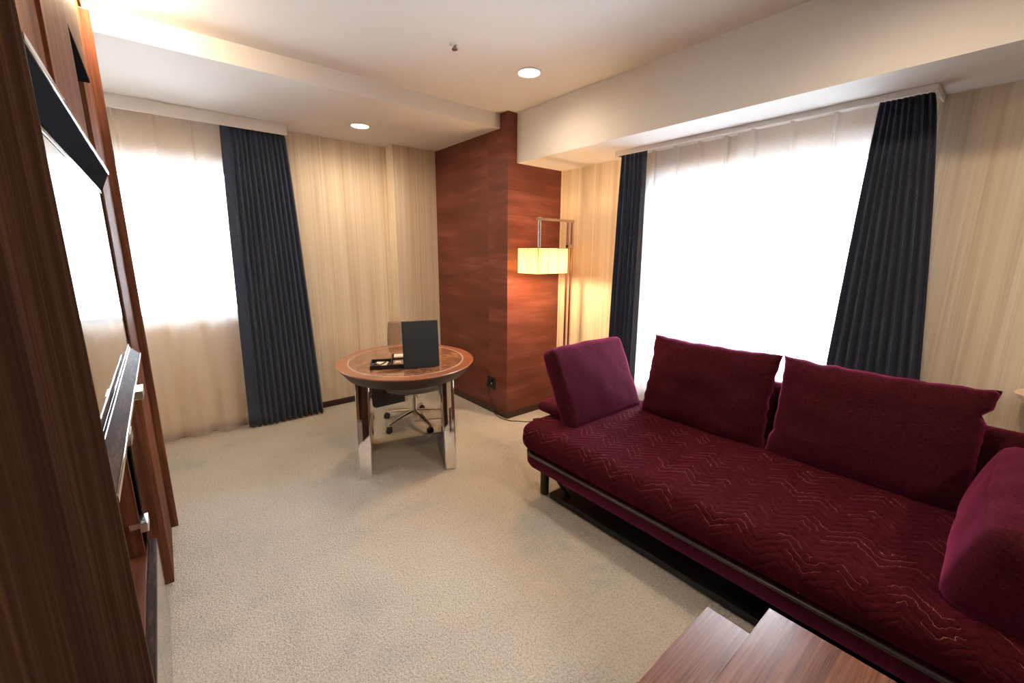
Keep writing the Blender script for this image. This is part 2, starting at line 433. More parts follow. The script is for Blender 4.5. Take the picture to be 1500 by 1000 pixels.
# windows: frame, mullion, pane
def window(name, x0, x1, y0, y1, z0, z1, axis, mull):
    bm = bmesh.new(); w = 0.045
    if axis == 'y':
        bm_box(bm, x0, x0 + w, y0, y1, z0, z1, .004); bm_box(bm, x1 - w, x1, y0, y1, z0, z1, .004)
        bm_box(bm, x0 + w, x1 - w, y0, y1, z0, z0 + w, .004); bm_box(bm, x0 + w, x1 - w, y0, y1, z1 - w, z1, .004)
        for m_ in mull: bm_box(bm, m_ - .02, m_ + .02, y0, y1, z0 + w, z1 - w, .004)
        pane = box(x0 + w, x1 - w, (y0 + y1) / 2 - .003, (y0 + y1) / 2 + .003, z0 + w, z1 - w)
    else:
        bm_box(bm, x0, x1, y0, y0 + w, z0, z1, .004); bm_box(bm, x0, x1, y1 - w, y1, z0, z1, .004)
        bm_box(bm, x0, x1, y0 + w, y1 - w, z0, z0 + w, .004); bm_box(bm, x0, x1, y0 + w, y1 - w, z1 - w, z1, .004)
        for m_ in mull: bm_box(bm, x0, x1, m_ - .02, m_ + .02, z0 + w, z1 - w, .004)
        pane = box((x0 + x1) / 2 - .003, (x0 + x1) / 2 + .003, y0 + w, y1 - w, z0 + w, z1 - w)
    f = struct(name, bm, M['brushed'])
    obj('pane', pane, M['glass'], f)
window('window_1', W1[0], W1[1], YB + .08, YB + .13, W1[2], W1[3], 'y', [])
window('window_2', XW + .08, XW + .13, W2[0], W2[1], W2[2], W2[3], 'x', [])
# baseboards
struct('baseboard_back', box(XL, XPIL - .008, YB - .008, YB, 0, 0.06, .002), M['baseboard'])
bb = box(XPIL - .008, XP - .008, YPIL - .008, YPIL, 0, 0.06, .002); bm_box(bb, XPIL - .008, XPIL, YPIL, YB, 0, .06, .002)
struct('baseboard_corner', bb, M['baseboard'])
bb = box(XP - .008, XP, YP - .008, YPIL, 0, 0.06, .002); bm_box(bb, XP, XW, YP - .008, YP, 0, .06, .002)
struct('baseboard_pier', bb, M['baseboard'])
struct('baseboard_right', box(XW - .008, XW, YF, YP - .008, 0, 0.06, .002), M['baseboard'])
# curtain boxes
cbx = box(XL, 0.934, 4.0, 4.012, 2.421, ZBL, .002); bm_box(cbx, 0.922, 0.934, 4.012, YB, 2.421, ZBL, .002)
struct('trim_3', cbx, M['trimwhite'])
cbx = box(2.71, 2.722, 0.387, 2.10, 2.205, ZBR, .002)
bm_box(cbx, 2.722, XW, 0.387, 0.399, 2.205, ZBR, .002); bm_box(cbx, 2.722, XW, 2.088, 2.10, 2.205, ZBR, .002)
struct('trim_4', cbx, M['trimwhite'])

# ------------------------------------------------------------------ curtains
def drape(a0t, a1t, a0b, a1b, base, ztop, zbot, axis, folds, amp, lead=0.0, leadside=0, nz=46, thick=0.003, seed=0, wob=0.004, headpinch=True, per=14, drift=0.0):
    """hanging cloth: along-axis range at the top and at the bottom, folds across it"""
    bm = bmesh.new(); n = folds * per; g = []
    for j in range(nz + 1):
        t = j / nz; z = ztop + (zbot - ztop) * t; row = []
        ez = t ** 0.8
        a0 = a0t + (a0b - a0t) * ez; a1 = a1t + (a1b - a1t) * ez
        for i in range(n + 1):
            s = i / n
            flat = 1.0
            if lead > 0:
                sl = s if leadside == 0 else 1 - s
                flat = min(1.0, max(0.0, (sl - lead) / 0.05)) if sl < lead + 0.05 else 1.0
            jit = 0.8 * noise.noise(Vector((s * folds * 0.45, seed, t * 0.7)))
            ph = 2 * PI * (s * folds + jit * 0.35)
            A = amp * (0.45 + 0.55 * min(1, t * 6)) if headpinch else amp
            A *= (0.8 + 0.4 * noise.noise(Vector((s * folds * 0.9, seed + 9, 0))) + 0.15 * t)
            d = A * math.sin(ph) * flat + wob * noise.noise(Vector((s * 5, t * 3, seed)))
            al = a0 + (a1 - a0) * s + (0.25 * A * math.sin(2 * ph)) * flat * 0.5
            zz = z + (0.006 * math.sin(ph + 0.5) if j == nz else 0)
            row.append((al, base + d, zz) if axis == 'x' else (base + d, al, zz))
        g.append([bm.verts.new(p) for p in row])
    for j in range(nz):
        for i in range(n):
            bm.faces.new((g[j][i], g[j][i + 1], g[j + 1][i + 1], g[j + 1][i]))
    return bm
def hang(name, bm, mat, label, cat, group=None, thick=0.0025):
    o = obj(name, bm, mat, None, 'all')
    if thick:
        md = o.modifiers.new('thickness', 'SOLIDIFY'); md.thickness = thick
    return tag(o, label, cat, group)
hang('drape_curtain', drape(0.485, 0.925, 0.430, 1.035, 4.068, 2.470, 0.015, 'x', 13, 0.020, 0.10, 0, seed=1), M['curtain'],
     'navy woven drape hanging to the floor beside the window left of the desk', 'curtain', 'navy drapes at the windows')
hang('drape_curtain', drape(1.868, 2.085, 1.845, 2.120, 2.775, 2.222, 0.015, 'y', 6, 0.020, 0.16, 0, seed=2), M['curtain'],
     'narrow navy drape between the floor lamp and the big window', 'curtain', 'navy drapes at the windows')
hang('drape_curtain', drape(0.405, 0.598, 0.19, 0.665, 2.790, 2.222, 0.015, 'y', 9, 0.024, 0.0, 1, seed=3), M['curtain'],
     'wide navy drape at the right-hand end of the big window behind the sofa', 'curtain', 'navy drapes at the windows')

def sheer(a0, a1, base, ztop, zbot, axis, period, amp, seed, a0b=None, a1b=None):
    """pinch-pleated sheer with a double-thickness heading band and a bottom hem"""
    a0b = a0 if a0b is None else a0b; a1b = a1 if a1b is None else a1b
    bm = bmesh.new(); k = max(1, round((a1 - a0) / period)); n = k * 24; nz = 40; g = []
    for j in range(nz + 1):
        t = j / nz; z = ztop + (zbot - ztop) * t; row = []
        for i in range(n + 1):
            s = i / n; ph = (s * k) % 1.0
            # a sharp pinch near the heading, broad soft fold lower down
            pin = math.exp(-((ph - 0.5) / 0.045) ** 2) * 0.028 * max(0.0, 1 - t * 2.4)
            soft = amp * math.sin(2 * PI * (s * k + 0.25) + 0.9 * noise.noise(Vector((s * k, seed, t)))) * min(1.0, t * 1.3 + 0.06)
            soft += 0.4 * amp * math.sin(2 * PI * s * k * 2 + 1.3 + 2 * noise.noise(Vector((s * k * .7, seed + 4, 0)))) * t
            lo = a0 + (a0b - a0) * t; hi = a1 + (a1b - a1) * t
            al = lo + (hi - lo) * s; d = soft - pin
            row.append((al, base + d, z) if axis == 'x' else (base + d, al, z))
        g.append([bm.verts.new(p) for p in row])
    for j in range(nz):
        for i in range(n): bm.faces.new((g[j][i], g[j][i + 1], g[j + 1][i + 1], g[j + 1][i]))
    # heading band and hem: doubled cloth
    def band(z0, z1, off):
        r0 = []; r1 = []
        for i in range(n + 1):
            for zz, r in ((z0, r0), (z1, r1)):
                t = (zz - ztop) / (zbot - ztop); jf = t * nz; j0 = min(nz - 1, int(jf)); fr = jf - j0
                p = g[j0][i].co.lerp(g[j0 + 1][i].co, fr)
                q = p.copy()
                if axis == 'x': q.y -= off
                else: q.x -= off
                r.append(bm.verts.new(q))
        for i in range(n): bm.faces.new((r0[i], r0[i + 1], r1[i + 1], r1[i]))
    for m_ in range(k):                       # stitched pinch pleats in the heading
        i0 = int((m_ + 0.5) * 24); p = g[0][i0].co
        for lay in range(3):
            vs_ = []
            for da, dz in ((-.008, 0), (.008, 0), (.006, -.10), (-.004, -.10)):
                q = p.copy(); q.z += dz
                if axis == 'x': q.x += da; q.y -= .006 + .004 * lay
                else: q.y += da; q.x -= .006 + .004 * lay
                vs_.append(bm.verts.new(q))
            bm.faces.new(vs_)
    band(ztop, ztop - 0.075, 0.003); band(zbot + 0.085, zbot, 0.003)
    return bm
hang('sheer_curtain', sheer(-0.44, 0.62, 4.135, 2.475, 0.02, 'x', 0.225, 0.026, 1), M['sheer'],
     'white sheer covering the left window down to the floor', 'sheer curtain', 'white sheers over the windows', 0)
hang('sheer_curtain', sheer(0.47, 1.275, 2.842, 2.225, 0.02, 'y', 0.205, 0.016, 2), M['sheer'],
     'right-hand white sheer panel over the big window behind the sofa', 'sheer curtain', 'white sheers over the windows', 0)
hang('sheer_curtain', sheer(1.262, 1.945, 2.878, 2.225, 0.02, 'y', 0.172, 0.016, 5, None, 1.99), M['sheer'],
     'left-hand white sheer panel over the big window behind the sofa', 'sheer curtain', 'white sheers over the windows', 0)

# ------------------------------------------------------------------ ceiling fittings
def downlight(x, y, z, label, power, group='round recessed downlights'):
    t = thing('ceiling_downlight', label, 'ceiling light', (x, y, z), 0, group)
    obj('trim_ring', lathe(bmesh.new(), [(0.066, -0.004), (0.070, -0.007), (0.082, -0.005), (0.084, 0.0), (0.066, 0.0), (0.066, -0.004)], seg=40), M['whiteplastic'], t, True)
    obj('lens', lathe(bmesh.new(), [(0.0, -0.0035), (0.066, -0.003), (0.066, -0.0005), (0.0, -0.0005)], seg=40), M['bulb'], t, True)
    ld = bpy.data.lights.new('downlight_beam', 'SPOT'); ld.energy = power; ld.color = (1.0, 0.79, 0.55)
    ld.spot_size = math.radians(176); ld.spot_blend = 1.0; ld.shadow_soft_size = 0.06
    lo = bpy.data.objects.new('downlight_beam', ld); COL.objects.link(lo); lo.parent = t; lo.location = (0, 0, -0.02)
    return t
downlight(1.957, 2.218, ZC, 'round lit downlight in the main ceiling near the russet pier', 20)
downlight(1.401, 3.653, ZBL, 'small lit downlight in the dropped soffit above the desk chair', 26)
dl = downlight(-0.02, 2.63, ZC, 'lit ceiling lamp beside the top of the wood wall unit', 0.01)
ld = bpy.data.lights.new('lamp_glow', 'POINT'); ld.energy = 13; ld.color = (1.0, 0.76, 0.48); ld.shadow_soft_size = 0.05
lo = bpy.data.objects.new('lamp_glow', ld); COL.objects.link(lo); lo.parent = dl; lo.location = (0, 0, -0.07)
downlight(1.75, 0.35, ZC, 'lit downlight in the ceiling above the sofa', 32)
downlight(0.75, 0.75, ZC, 'unseen fill downlight added in the ceiling in the middle of the room', 24)  # this and the next two are out of view, added as warm fill
downlight(1.75, -1.2, ZC, 'unseen fill downlight added in the ceiling right of centre behind the viewer', 30)
downlight(0.75, -1.2, ZC, 'unseen fill downlight added in the ceiling left of centre behind the viewer', 30)
t = thing('fire_sprinkler', 'small chrome sprinkler head on the ceiling left of the round downlight', 'sprinkler', (1.403, 2.209, ZC))
obj('escutcheon', lathe(bmesh.new(), [(0.0, -0.006), (0.022, -0.005), (0.03, 0.0), (0.0, 0.0)], seg=28), M['whiteplastic'], t, True)
sb = bmesh.new(); tube(sb, [(0, 0, -0.004), (0, 0, -0.012)], 0.010); tube(sb, [(-0.009, 0, -0.011), (-0.013, 0, -0.017), (0, 0, -0.024)], 0.0025, 6)
tube(sb, [(0.009, 0, -0.011), (0.013, 0, -0.017), (0, 0, -0.024)], 0.0025, 6)
obj('head', sb, M['brushed'], t, True)
obj('deflector', lathe(bmesh.new(), [(0.0, -0.027), (0.017, -0.026), (0.017, -0.023), (0.0, -0.023)], seg=20), M['brushed'], t, True)

# ------------------------------------------------------------------ wall unit
U = thing('wall_unit', 'tall walnut wall unit with niches along the left edge, around the television', 'cabinet', (XL, 1.4, 0))
def up(name, bm, mat, label=None, smooth=False, parent=None):
    bm.transform(Matrix.Translation((-XL, -1.4, 0)))
    return obj(name, bm, mat, parent or U, smooth, label)
XB = XL + 0.004
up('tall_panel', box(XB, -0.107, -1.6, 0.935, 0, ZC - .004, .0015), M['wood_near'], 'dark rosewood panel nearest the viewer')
up('edge_strip', box(-0.109, -0.1055, 0.9352, 0.9368, 0, ZC - .004), M['bronze'])
up('back_panel', box(XB, -0.36, 0.938, 2.84, 0, ZC - .004), M['wood'])
# column between television and window
up('column', box(-0.359, -0.127, 2.295, 2.80, 0, 2.53, .0015), M['wood_satin'])
up('end_panel', box(-0.359, -0.097, 2.801, 2.84, 0, 2.53, .0015), M['wood'], 'projecting walnut end panel nearest the window')
up('cornice', box(-0.359, -0.118, 0.938, 2.80, 2.532, ZC - .004, .001), M['wood'])
# upper fronts
up('upper_door', box(-0.130, -0.114, 0.938, 1.225, 1.802, 2.530, .001), M['wood'])
up('upper_door', box(-0.128, -0.107, 1.228, 1.735, 1.802, 2.530, .001), M['wood'])
up('upper_door', box(-0.132, -0.113, 1.738, 2.293, 2.112, 2.530, .001), M['wood'])
up('niche_shelf', box(-0.359, -0.110, 1.738, 2.293, 2.098, 2.110, .001), M['darkpanel'])
up('niche_floor', box(-0.359, -0.107, 0.938, 2.293, 1.785, 1.800, .001), M['wenge'])
up('ledge_trim', box(-0.1065, -0.1035, 0.938, 2.293, 1.784, 1.796, .0008), M['chrome'])
# slanted dark reveal above the television
up('upper_reveal', prism(bmesh.new(), [(-0.107, 1.783), (-0.131, 1.722), (-0.175, 1.722), (-0.175, 1.783)], 'y', 0.938, 2.293), M['darkpanel'], 'black slanted band over the television')
# dark counter below the television, with chrome lips
up('counter', prism(bmesh.new(), [(-0.107, 1.086), (-0.131, 1.114), (-0.355, 1.114), (-0.355, 1.072), (-0.107, 1.072)], 'y', 0.938, 2.293), M['wenge'], 'dark wenge ledge under the television')
up('counter_trim', box(-0.1065, -0.1035, 0.938, 2.293, 1.074, 1.087, .0008), M['chrome'])
up('counter_trim', box(-0.133, -0.130, 0.938, 2.293, 1.112, 1.121, .0008), M['chrome'])
# lower compartment
up('divider', box(-0.359, -0.175, 1.95, 1.97, 0.382, 1.070, .001), M['wood'])
up('compartment_floor', box(-0.359, -0.1705, 0.938, 2.293, 0.366, 0.380, .001), M['wood_y'])
gd = up('glass_door', box(-0.167, -0.161, 1.985, 2.288, 0.385, 1.066, .0008), M['mirrorglass'], 'dark glass door with chrome clips')
def clip(x, y, z, w=.040, h=.036):
    b = box(x - .055, x - .022, y - w * .4, y + w * .4, z - h * .3, z + h * .3, .001)
    bm_box(b, x - .024, x, y - w, y + w, z - h / 2, z + h / 2, .002)
    b.transform(Matrix.Translation((-XL, -1.4, 0))); obj('hinge_clip', b, M['satin'], gd)
clip(-.090, 1.78, 1.052, .045, .028); clip(-.125, 1.62, .965); clip(-.150, 1.96, .505)
up('drawer_cap', box(-0.171, -0.146, 0.938, 2.08, 0.350, 0.365, .001), M['wenge'])
up('drawer_body', box(-0.359, -0.162, 0.938, 2.08, 0.012, 0.349), M['wood'])
up('drawer_front', box(-0.161, -0.145, 0.938, 1.505, 0.012, 0.349, .001), M['taupe'], 'glossy taupe drawer front')
up('drawer_front', box(-0.161, -0.145, 1.508, 2.08, 0.012, 0.349, .001), M['taupe'], 'glossy taupe drawer front')
# television
tv = thing('television', 'flat black television in the wall unit mirroring the bright window', 'television', (-0.150, 1.70, 1.13))
TY0, TY1, TZ0, TZ1 = 1.10, 2.288, 1.122, 1.720
b = box(-0.172, -0.136, TY0, TY1, TZ0, TZ1, .003); b.transform(Matrix.Translation((0.150, -1.70, -1.13)))
obj('housing', b, M['blackplastic'], tv)
b = box(-0.137, -0.1335, TY0 + .014, TY1 - .014, TZ0 + .014, TZ1 - .012, .001); b.transform(Matrix.Translation((0.150, -1.70, -1.13)))
obj('screen', b, M['screen'], tv)
b = bmesh.new()
bm_box(b, -0.137, -0.1315, TY0, TY0 + .012, TZ0, TZ1, .001); bm_box(b, -0.137, -0.1315, TY1 - .012, TY1, TZ0, TZ1, .001)
bm_box(b, -0.137, -0.1315, TY0 + .012, TY1 - .012, TZ0, TZ0 + .012, .001); bm_box(b, -0.137, -0.1315, TY0 + .012, TY1 - .012, TZ1 - .010, TZ1, .001)
b.transform(Matrix.Translation((0.150, -1.70, -1.13)))
obj('bezel', b, M['blackgloss'], tv)

# ------------------------------------------------------------------ desk
TC = (1.315, 2.800); TR = math.radians(-24.8); TZ = 0.74
DK = thing('oval_desk', 'oval walnut and brown stone desk on two mirror-polished slab legs', 'desk', (TC[0], TC[1], 0), TR)
A, B = 0.482, 0.535
obj('tabletop', lathe(bmesh.new(), [((A - .074, B - .074), TZ), ((A - .002, B - .002), TZ), ((A, B), TZ - .004), ((A - .004, B - .004), TZ - .010), ((A - .10, B - .10), TZ - .012)], seg=96), M['tablewood'], DK, True)
obj('inlay', lathe(bmesh.new(), [((0, 0), TZ + .0005), ((A - .082, B - .082), TZ + .0005), ((A - .082, B - .082), TZ - .012), ((0, 0), TZ - .012)], seg=96), M['marble'], DK, True, 'brown veined stone inlay')
obj('inlay_line', lathe(bmesh.new(), [((A - .082, B - .082), TZ + .0008), ((A - .074, B - .074), TZ + .0008), ((A - .074, B - .074), TZ - .008), ((A - .082, B - .082), TZ - .008), ((A - .082, B - .082), TZ + .0008)], seg=96), M['groove'], DK, True, 'pale line around the inlay')
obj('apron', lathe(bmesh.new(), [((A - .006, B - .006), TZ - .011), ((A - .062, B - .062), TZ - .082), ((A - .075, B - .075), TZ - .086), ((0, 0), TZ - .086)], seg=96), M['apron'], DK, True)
def slab(x0, x1):
    bm = box(x0, x1, -0.334, 0.334, 0, TZ - .087, .010, 4)
    for v in bm.verts:
        v.co.y *= 1.0 - .36 * v.co.z / .65; cx = (x0 + x1) / 2; v.co.x = cx + (v.co.x - cx) * (1 + .10 * v.co.z / .65)
    return bm
obj('leg', slab(-0.345, -0.262), M['chrome'], DK, True)
obj('leg', slab(0.228, 0.308), M['chrome'], DK, True)

# stationery tray on the desk (desk-aligned frame)
def desk_pt(px, py):   # world -> desk frame
    dx, dy = px - TC[0], py - TC[1]; c, s = math.cos(-TR), math.sin(-TR)
    return dx * c - dy * s, dx * s + dy * c
fx, fy = desk_pt(0.983, 2.654)
tr_w = Matrix.Translation((TC[0], TC[1], 0)) @ Matrix.Rotation(TR, 4, 'Z')
def on_desk(u, v): p = tr_w @ Vector((fx + u, fy + v, 0)); return (p.x, p.y, TZ + 0.001)
ZT = 0.001
tray = thing('stationery_tray', 'open black stationery tray with compartments on the desk', 'tray', on_desk(0, 0), TR)
tb = bmesh.new()
def wallbox(bm, x0, x1, y0, y1, h, w=.005, floor=.004):
    bm_box(bm, x0, x1, y0, y1, 0, floor)
    bm_box(bm, x0, x1, y0, y0 + w, 0, h, .0008); bm_box(bm, x0, x1, y1 - w, y1, 0, h, .0008)
    bm_box(bm, x0, x0 + w, y0, y1, 0, h, .0008); bm_box(bm, x1 - w, x1, y0, y1, 0, h, .0008)
wallbox(tb, 0, 0.32, 0.012, 0.20, 0.027)
wallbox(tb, 0.135, 0.32, 0.20, 0.345, 0.027)
obj('tray', tb, M['black'], tray)
obj('divider', box(0.133, 0.139, .018, .194, .004, .026), M['black'], tray)
def small(name, bm, mat, label, cat, u, v, z, rz=0.0, group=None):
    p = on_desk(u, v)
    bm.transform(Matrix.Translation((p[0], p[1], TZ + z)) @ Matrix.Rotation(TR + rz, 4, 'Z'))
    # keep the origin at the thing
    c = Vector((p[0], p[1], TZ + z)); bm.transform(Matrix.Translation(-c))
    o = obj(name, bm, mat); o.location = c
    return tag(o, label, cat, group)
small('note_card', box(-.04, .04, -.055, .055, 0, .006, .001), M['papercard'], 'cream card lying in the left compartment of the black tray', 'card', .068, .128, .0062, -.15)
small('eraser', box(-.030, .030, -.014, .014, 0, .012, .003), M['papercard'], 'small pale block at the front of the black tray', 'eraser', .088, .035, .0062, .1)
small('tape_roll', lathe(bmesh.new(), [(0.012, 0), (0.024, 0), (0.026, .004), (0.026, .022), (0.024, .026), (0.012, .026), (0.012, 0)], seg=28), M['blackplastic'], 'round black tape dispenser in the left corner of the tray', 'tape', .034, .042, .0062)
pb = bmesh.new(); tube(pb, [(-.055, 0, 0), (.045, 0, 0.0), (.058, 0, 0)], .0045, 10, rs=[.0045, .0045, .0015])
small('pen', pb, M['blackplastic'], 'black pen lying slanted across the cream card', 'pen', .075, .095, .0185, 1.1)
small('notepad', box(-.055, .055, -.045, .045, 0, .026, .0015), M['papercard'], 'cream notepad in the rear compartment of the tray', 'notepad', .205, .270, .0062)
pk = thing('packet', 'brown packet with a white emblem in the middle compartment', 'packet', on_desk(.180, .105), TR)
pk.location.z = TZ + .0062
obj('sleeve', box(-.033, .033, -.060, .060, 0, .018, .002), M['brownpacket'], pk)
pe = bmesh.new(); bm_box(pe, -.020, .020, -.002, .006, .0180, .0192); bm_box(pe, -.020, -.010, -.024, -.010, .0180, .0192)
bm_box(pe, -.004, .004, -.024, -.010, .0180, .0192); bm_box(pe, .010, .020, -.024, -.010, .0180, .0192); bm_box(pe, -.014, .014, .014, .022, .0180, .0192)
obj('emblem', pe, M['papercard'], pk)
# upright folder
fa = math.atan2(2.499 - 2.565, 1.403 - 1.177)
FO = thing('menu_folder', 'tall charcoal folder standing upright on the desk in front of the chair', 'folder', (1.286, 2.510, TZ + .0025), fa)
tilt = Matrix.Rotation(math.radians(-4), 4, 'X')
obj('front_cover', box(-.119, .119, -.0045, -.0005, 0, .316, .0015), M['leatherette'], FO, xf=tilt)
obj('back_cover', box(-.119, .119, .0090, .013, 0, .316, .0015), M['leatherette'], FO, xf=tilt)
obj('pages', box(-.112, .117, -.0003, .0088, .004, .312), M['blackplastic'], FO, xf=tilt)

# ------------------------------------------------------------------ desk chair
CH = thing('desk_chair', 'office chair with taupe back and chrome five-star base behind the desk', 'chair', (1.615, 3.32, 0), TR)
def cx_(bm): return bm
cb_ = bmesh.new(); tube(cb_, [(0, 0, .055), (0, 0, .13)], .032, 20); tube(cb_, [(0, 0, .13), (0, 0, .26)], .026, 20)
obj('column', cb_, M['chrome'], CH, True)
cb_ = bmesh.new(); tube(cb_, [(0, 0, .26), (0, 0, .31)], .015, 16); obj('gas_lift', cb_, M['brushed'], CH, True)
for k in range(5):
    a = math.radians(-100 + 72 * k + 24.8 + 8)
    c, s = math.cos(a), math.sin(a)
    bm = bmesh.new()
    prev = None
    for r_, w, zt, th in ((.022, .026, .128, .040), (.14, .019, .112, .030), (.27, .014, .085, .022), (.30, .013, .078, .020)):
        ring = [bm.verts.new((c * r_ - s * q * w, s * r_ + c * q * w, z)) for q, z in ((-1, zt - .006), (-.5, zt), (.5, zt), (1, zt - .006), (.7, zt - th), (-.7, zt - th))]
        if prev:
            for i in range(6): bm.faces.new((prev[i], prev[(i + 1) % 6], ring[(i + 1) % 6], ring[i]))
        else: bm.faces.new(ring[::-1])
        prev = ring
    bm.faces.new(prev); bmesh.ops.recalc_face_normals(bm, faces=bm.faces[:])
    obj('star_leg', bm, M['chrome'], CH, True)
    bm = bmesh.new()
    wh = Matrix.Translation((c * .292, s * .292, .027)) @ Matrix.Rotation(a + .6 * k, 4, 'Z')
    for sd in (-1, 1):
        w_ = bmesh.new(); tube(w_, [(0, sd * .007, 0), (0, sd * .010, 0), (0, sd * .020, 0), (0, sd * .023, 0)], .026, 20, rs=[.024, .026, .026, .022])
        w_.transform(wh); me = bpy.data.meshes.new('t'); w_.to_mesh(me); w_.free(); bm.from_mesh(me); bpy.data.meshes.remove(me)
    hb = box(-.020, .020, -.0065, .0065, -.002, .030, .003, mat=wh); me = bpy.data.meshes.new('t'); hb.to_mesh(me); hb.free(); bm.from_mesh(me); bpy.data.meshes.remove(me)
    obj('castor', bm, M['blackplastic'], CH, True)
# seat: shallow shell with cushion (chair local -y faces the desk)
def grid_shell(nx, ny, fn, th=.0):
    bm = bmesh.new(); g = [[bm.verts.new(fn(i / nx * 2 - 1, j / ny * 2 - 1)) for j in range(ny + 1)] for i in range(nx + 1)]
    for i in range(nx):
        for j in range(ny): bm.faces.new((g[i][j], g[i + 1][j], g[i + 1][j + 1], g[i][j + 1]))
    return bm
sh = rbox(.235, .225, .035, .034, .02, 0.0); 
for v in sh.verts:
    q = max(abs(v.co.x) / .235, abs(v.co.y) / .225); v.co.z += .035 * (v.co.x / .235) ** 2 - .02 * (1 if v.co.z < 0 else 0) * (1 - q)
obj('seat_shell', sh, M['grey'], CH, True, xf=Matrix.Translation((0, 0, .365)))
ct = rbox(.225, .215, .028, .027, .02, 0.012)
for v in ct.verts: v.co.z += .030 * (v.co.x / .235) ** 2
obj('seat', ct, M['chairmesh'], CH, True, xf=Matrix.Translation((0, 0, .422)))
def backf(u, v):
    z = .52 + (v + 1) / 2 * .37; w = .205 - .015 * max(0, v) ** 2 - .02 * max(0, -v) ** 2
    k = 1 - .06 * max(0, v) ** 6 * abs(u) ** 4
    return (u * w, .235 + .05 * (v + 1) / 2 - .045 * u * u * 1.0 + .0, z * k + (1 - k) * .9)
bk = obj('backrest', grid_shell(18, 16, backf), M['chairmesh'], CH, 'all')
md = bk.modifiers.new('thick', 'SOLIDIFY'); md.thickness = .022
bm = bmesh.new(); tube(bm, [(0, .02, .305), (0, .18, .315), (0, .262, .38), (0, .290, .52), (0, .300, .70)], .016, 12)
obj('back_support', bm, M['chrome'], CH, True)
bm = box(-.07, .07, -.08, .09, .295, .326, .008); obj('mechanism', bm, M['blackplastic'], CH)
bm = bmesh.new(); tube(bm, [(-.06, -.02, .312), (-.20, -.04, .305), (-.235, -.045, .295)], .006, 8); obj('lever', bm, M['blackplastic'], CH, True)
for s in (-1, 1):
    bm = bmesh.new(); tube(bm, [(s * .20, .08, .36), (s * .262, .08, .37), (s * .270, .06, .52), (s * .268, -.0, .615)], .011, 10)
    tube(bm, [(s * .268, .10, .622), (s * .268, -.12, .622)], .014, 10)
    obj('armrest', bm, M['chrome'], CH, True)

# waste bin against the wall
WB = thing('waste_bin', 'black rectangular waste bin on the floor against the wall behind the desk', 'bin', (1.62, 3.965, 0), 0)
bm = bmesh.new()
bm_box(bm, -.165, .165, -.075, -.070, 0, .30, .001); bm_box(bm, -.165, .165, .070, .075, 0, .30, .001)
bm_box(bm, -.165, -.160, -.070, .070, 0, .30, .001); bm_box(bm, .160, .165, -.070, .070, 0, .30, .001); bm_box(bm, -.16, .16, -.07, .07, 0, .006)
obj('body', bm, M['black'], WB)
bm = bmesh.new()
bm_box(bm, -.168, .168, -.078, -.069, .298, .306, .001); bm_box(bm, -.168, .168, .069, .078, .298, .306, .001)
bm_box(bm, -.168, -.159, -.069, .069, .298, .306, .001); bm_box(bm, .159, .168, -.069, .069, .298, .306, .001)
obj('rim', bm, M['blackplastic'], WB)

# ------------------------------------------------------------------ floor lamp
LX, LY = 2.755, 2.565
FL = thing('floor_lamp', 'lit floor lamp with a pleated cream box shade hung from a metal frame', 'lamp', (LX, LY, 0))
def fl(name, bm, mat, label=None, smooth=False, parent=None):
    bm.transform(Matrix.Translation((-LX, -LY, 0))); return obj(name, bm, mat, parent or FL, smooth, label)
fl('base', box(2.56, 2.86, 2.47, 2.66, 0, .018, .004), M['bronze'])
fl('pole', box(2.725, 2.743, 2.556, 2.580, .018, 1.778, .002), M['bronze'])
fl('pole', box(2.775, 2.793, 2.556, 2.580, .018, 1.778, .002), M['bronze'])
fl('arm', box(2.375, 2.793, 2.552, 2.584, 1.760, 1.780, .002), M['bronze'])
fl('crossbar', box(2.725, 2.793, 2.552, 2.584, 1.55, 1.575, .002), M['bronze'])
bm = bmesh.new(); tube(bm, [(2.398, 2.568, 1.785), (2.398, 2.568, 1.40)], .013, 20)
fl('hanger', bm, M['chrome'], 'chrome tube holding the shade', True)
SX0, SX1, SY0, SY1, SZ0, SZ1 = 2.275, 2.610, 2.445, 2.690, 1.338, 1.545
bm = bmesh.new(); pts = []
def edgepts(p, q, n):
    return [(p[0] + (q[0] - p[0]) * i / n, p[1] + (q[1] - p[1]) * i / n) for i in range(n)]
corners = [(SX0, SY0), (SX1, SY0), (SX1, SY1), (SX0, SY1)]; cnt = [48, 32, 48, 32]
for c0, c1, n in zip(corners, corners[1:] + corners[:1], cnt): pts += edgepts(c0, c1, n)
cc = ((SX0 + SX1) / 2, (SY0 + SY1) / 2); ring0 = []; ring1 = []
for i, p in enumerate(pts):
    k = 1 - (.010 if i % 16 == 0 else 0) - .004 * math.sin(PI * (i % 16) / 16 + PI)
    x = cc[0] + (p[0] - cc[0]) * k; y = cc[1] + (p[1] - cc[1]) * k
    ring0.append(bm.verts.new((x, y, SZ0))); ring1.append(bm.verts.new((x, y, SZ1)))
for i in range(len(pts)):
    j = (i + 1) % len(pts); bm.faces.new((ring0[i], ring0[j], ring1[j], ring1[i]))
shd = fl('lamp_shade', bm, M['shade'], 'cream pleated box shade')
md = shd.modifiers.new('thick', 'SOLIDIFY'); md.thickness = .002
for z, nm in ((SZ0 + .002, 'lower_ring'), (SZ1 - .002, 'upper_ring')):
    bm = bmesh.new()
    for a_, b_ in zip(corners, corners[1:] + corners[:1]): tube(bm, [(a_[0], a_[1], z), (b_[0], b_[1], z)], .0025, 6)
    if nm == 'upper_ring': tube(bm, [(SX0, cc[1], SZ1 - .004), (SX1, cc[1], SZ1 - .004)], .003, 6)
    bm.transform(Matrix.Translation((-LX, -LY, 0))); obj(nm, bm, M['black'], shd)
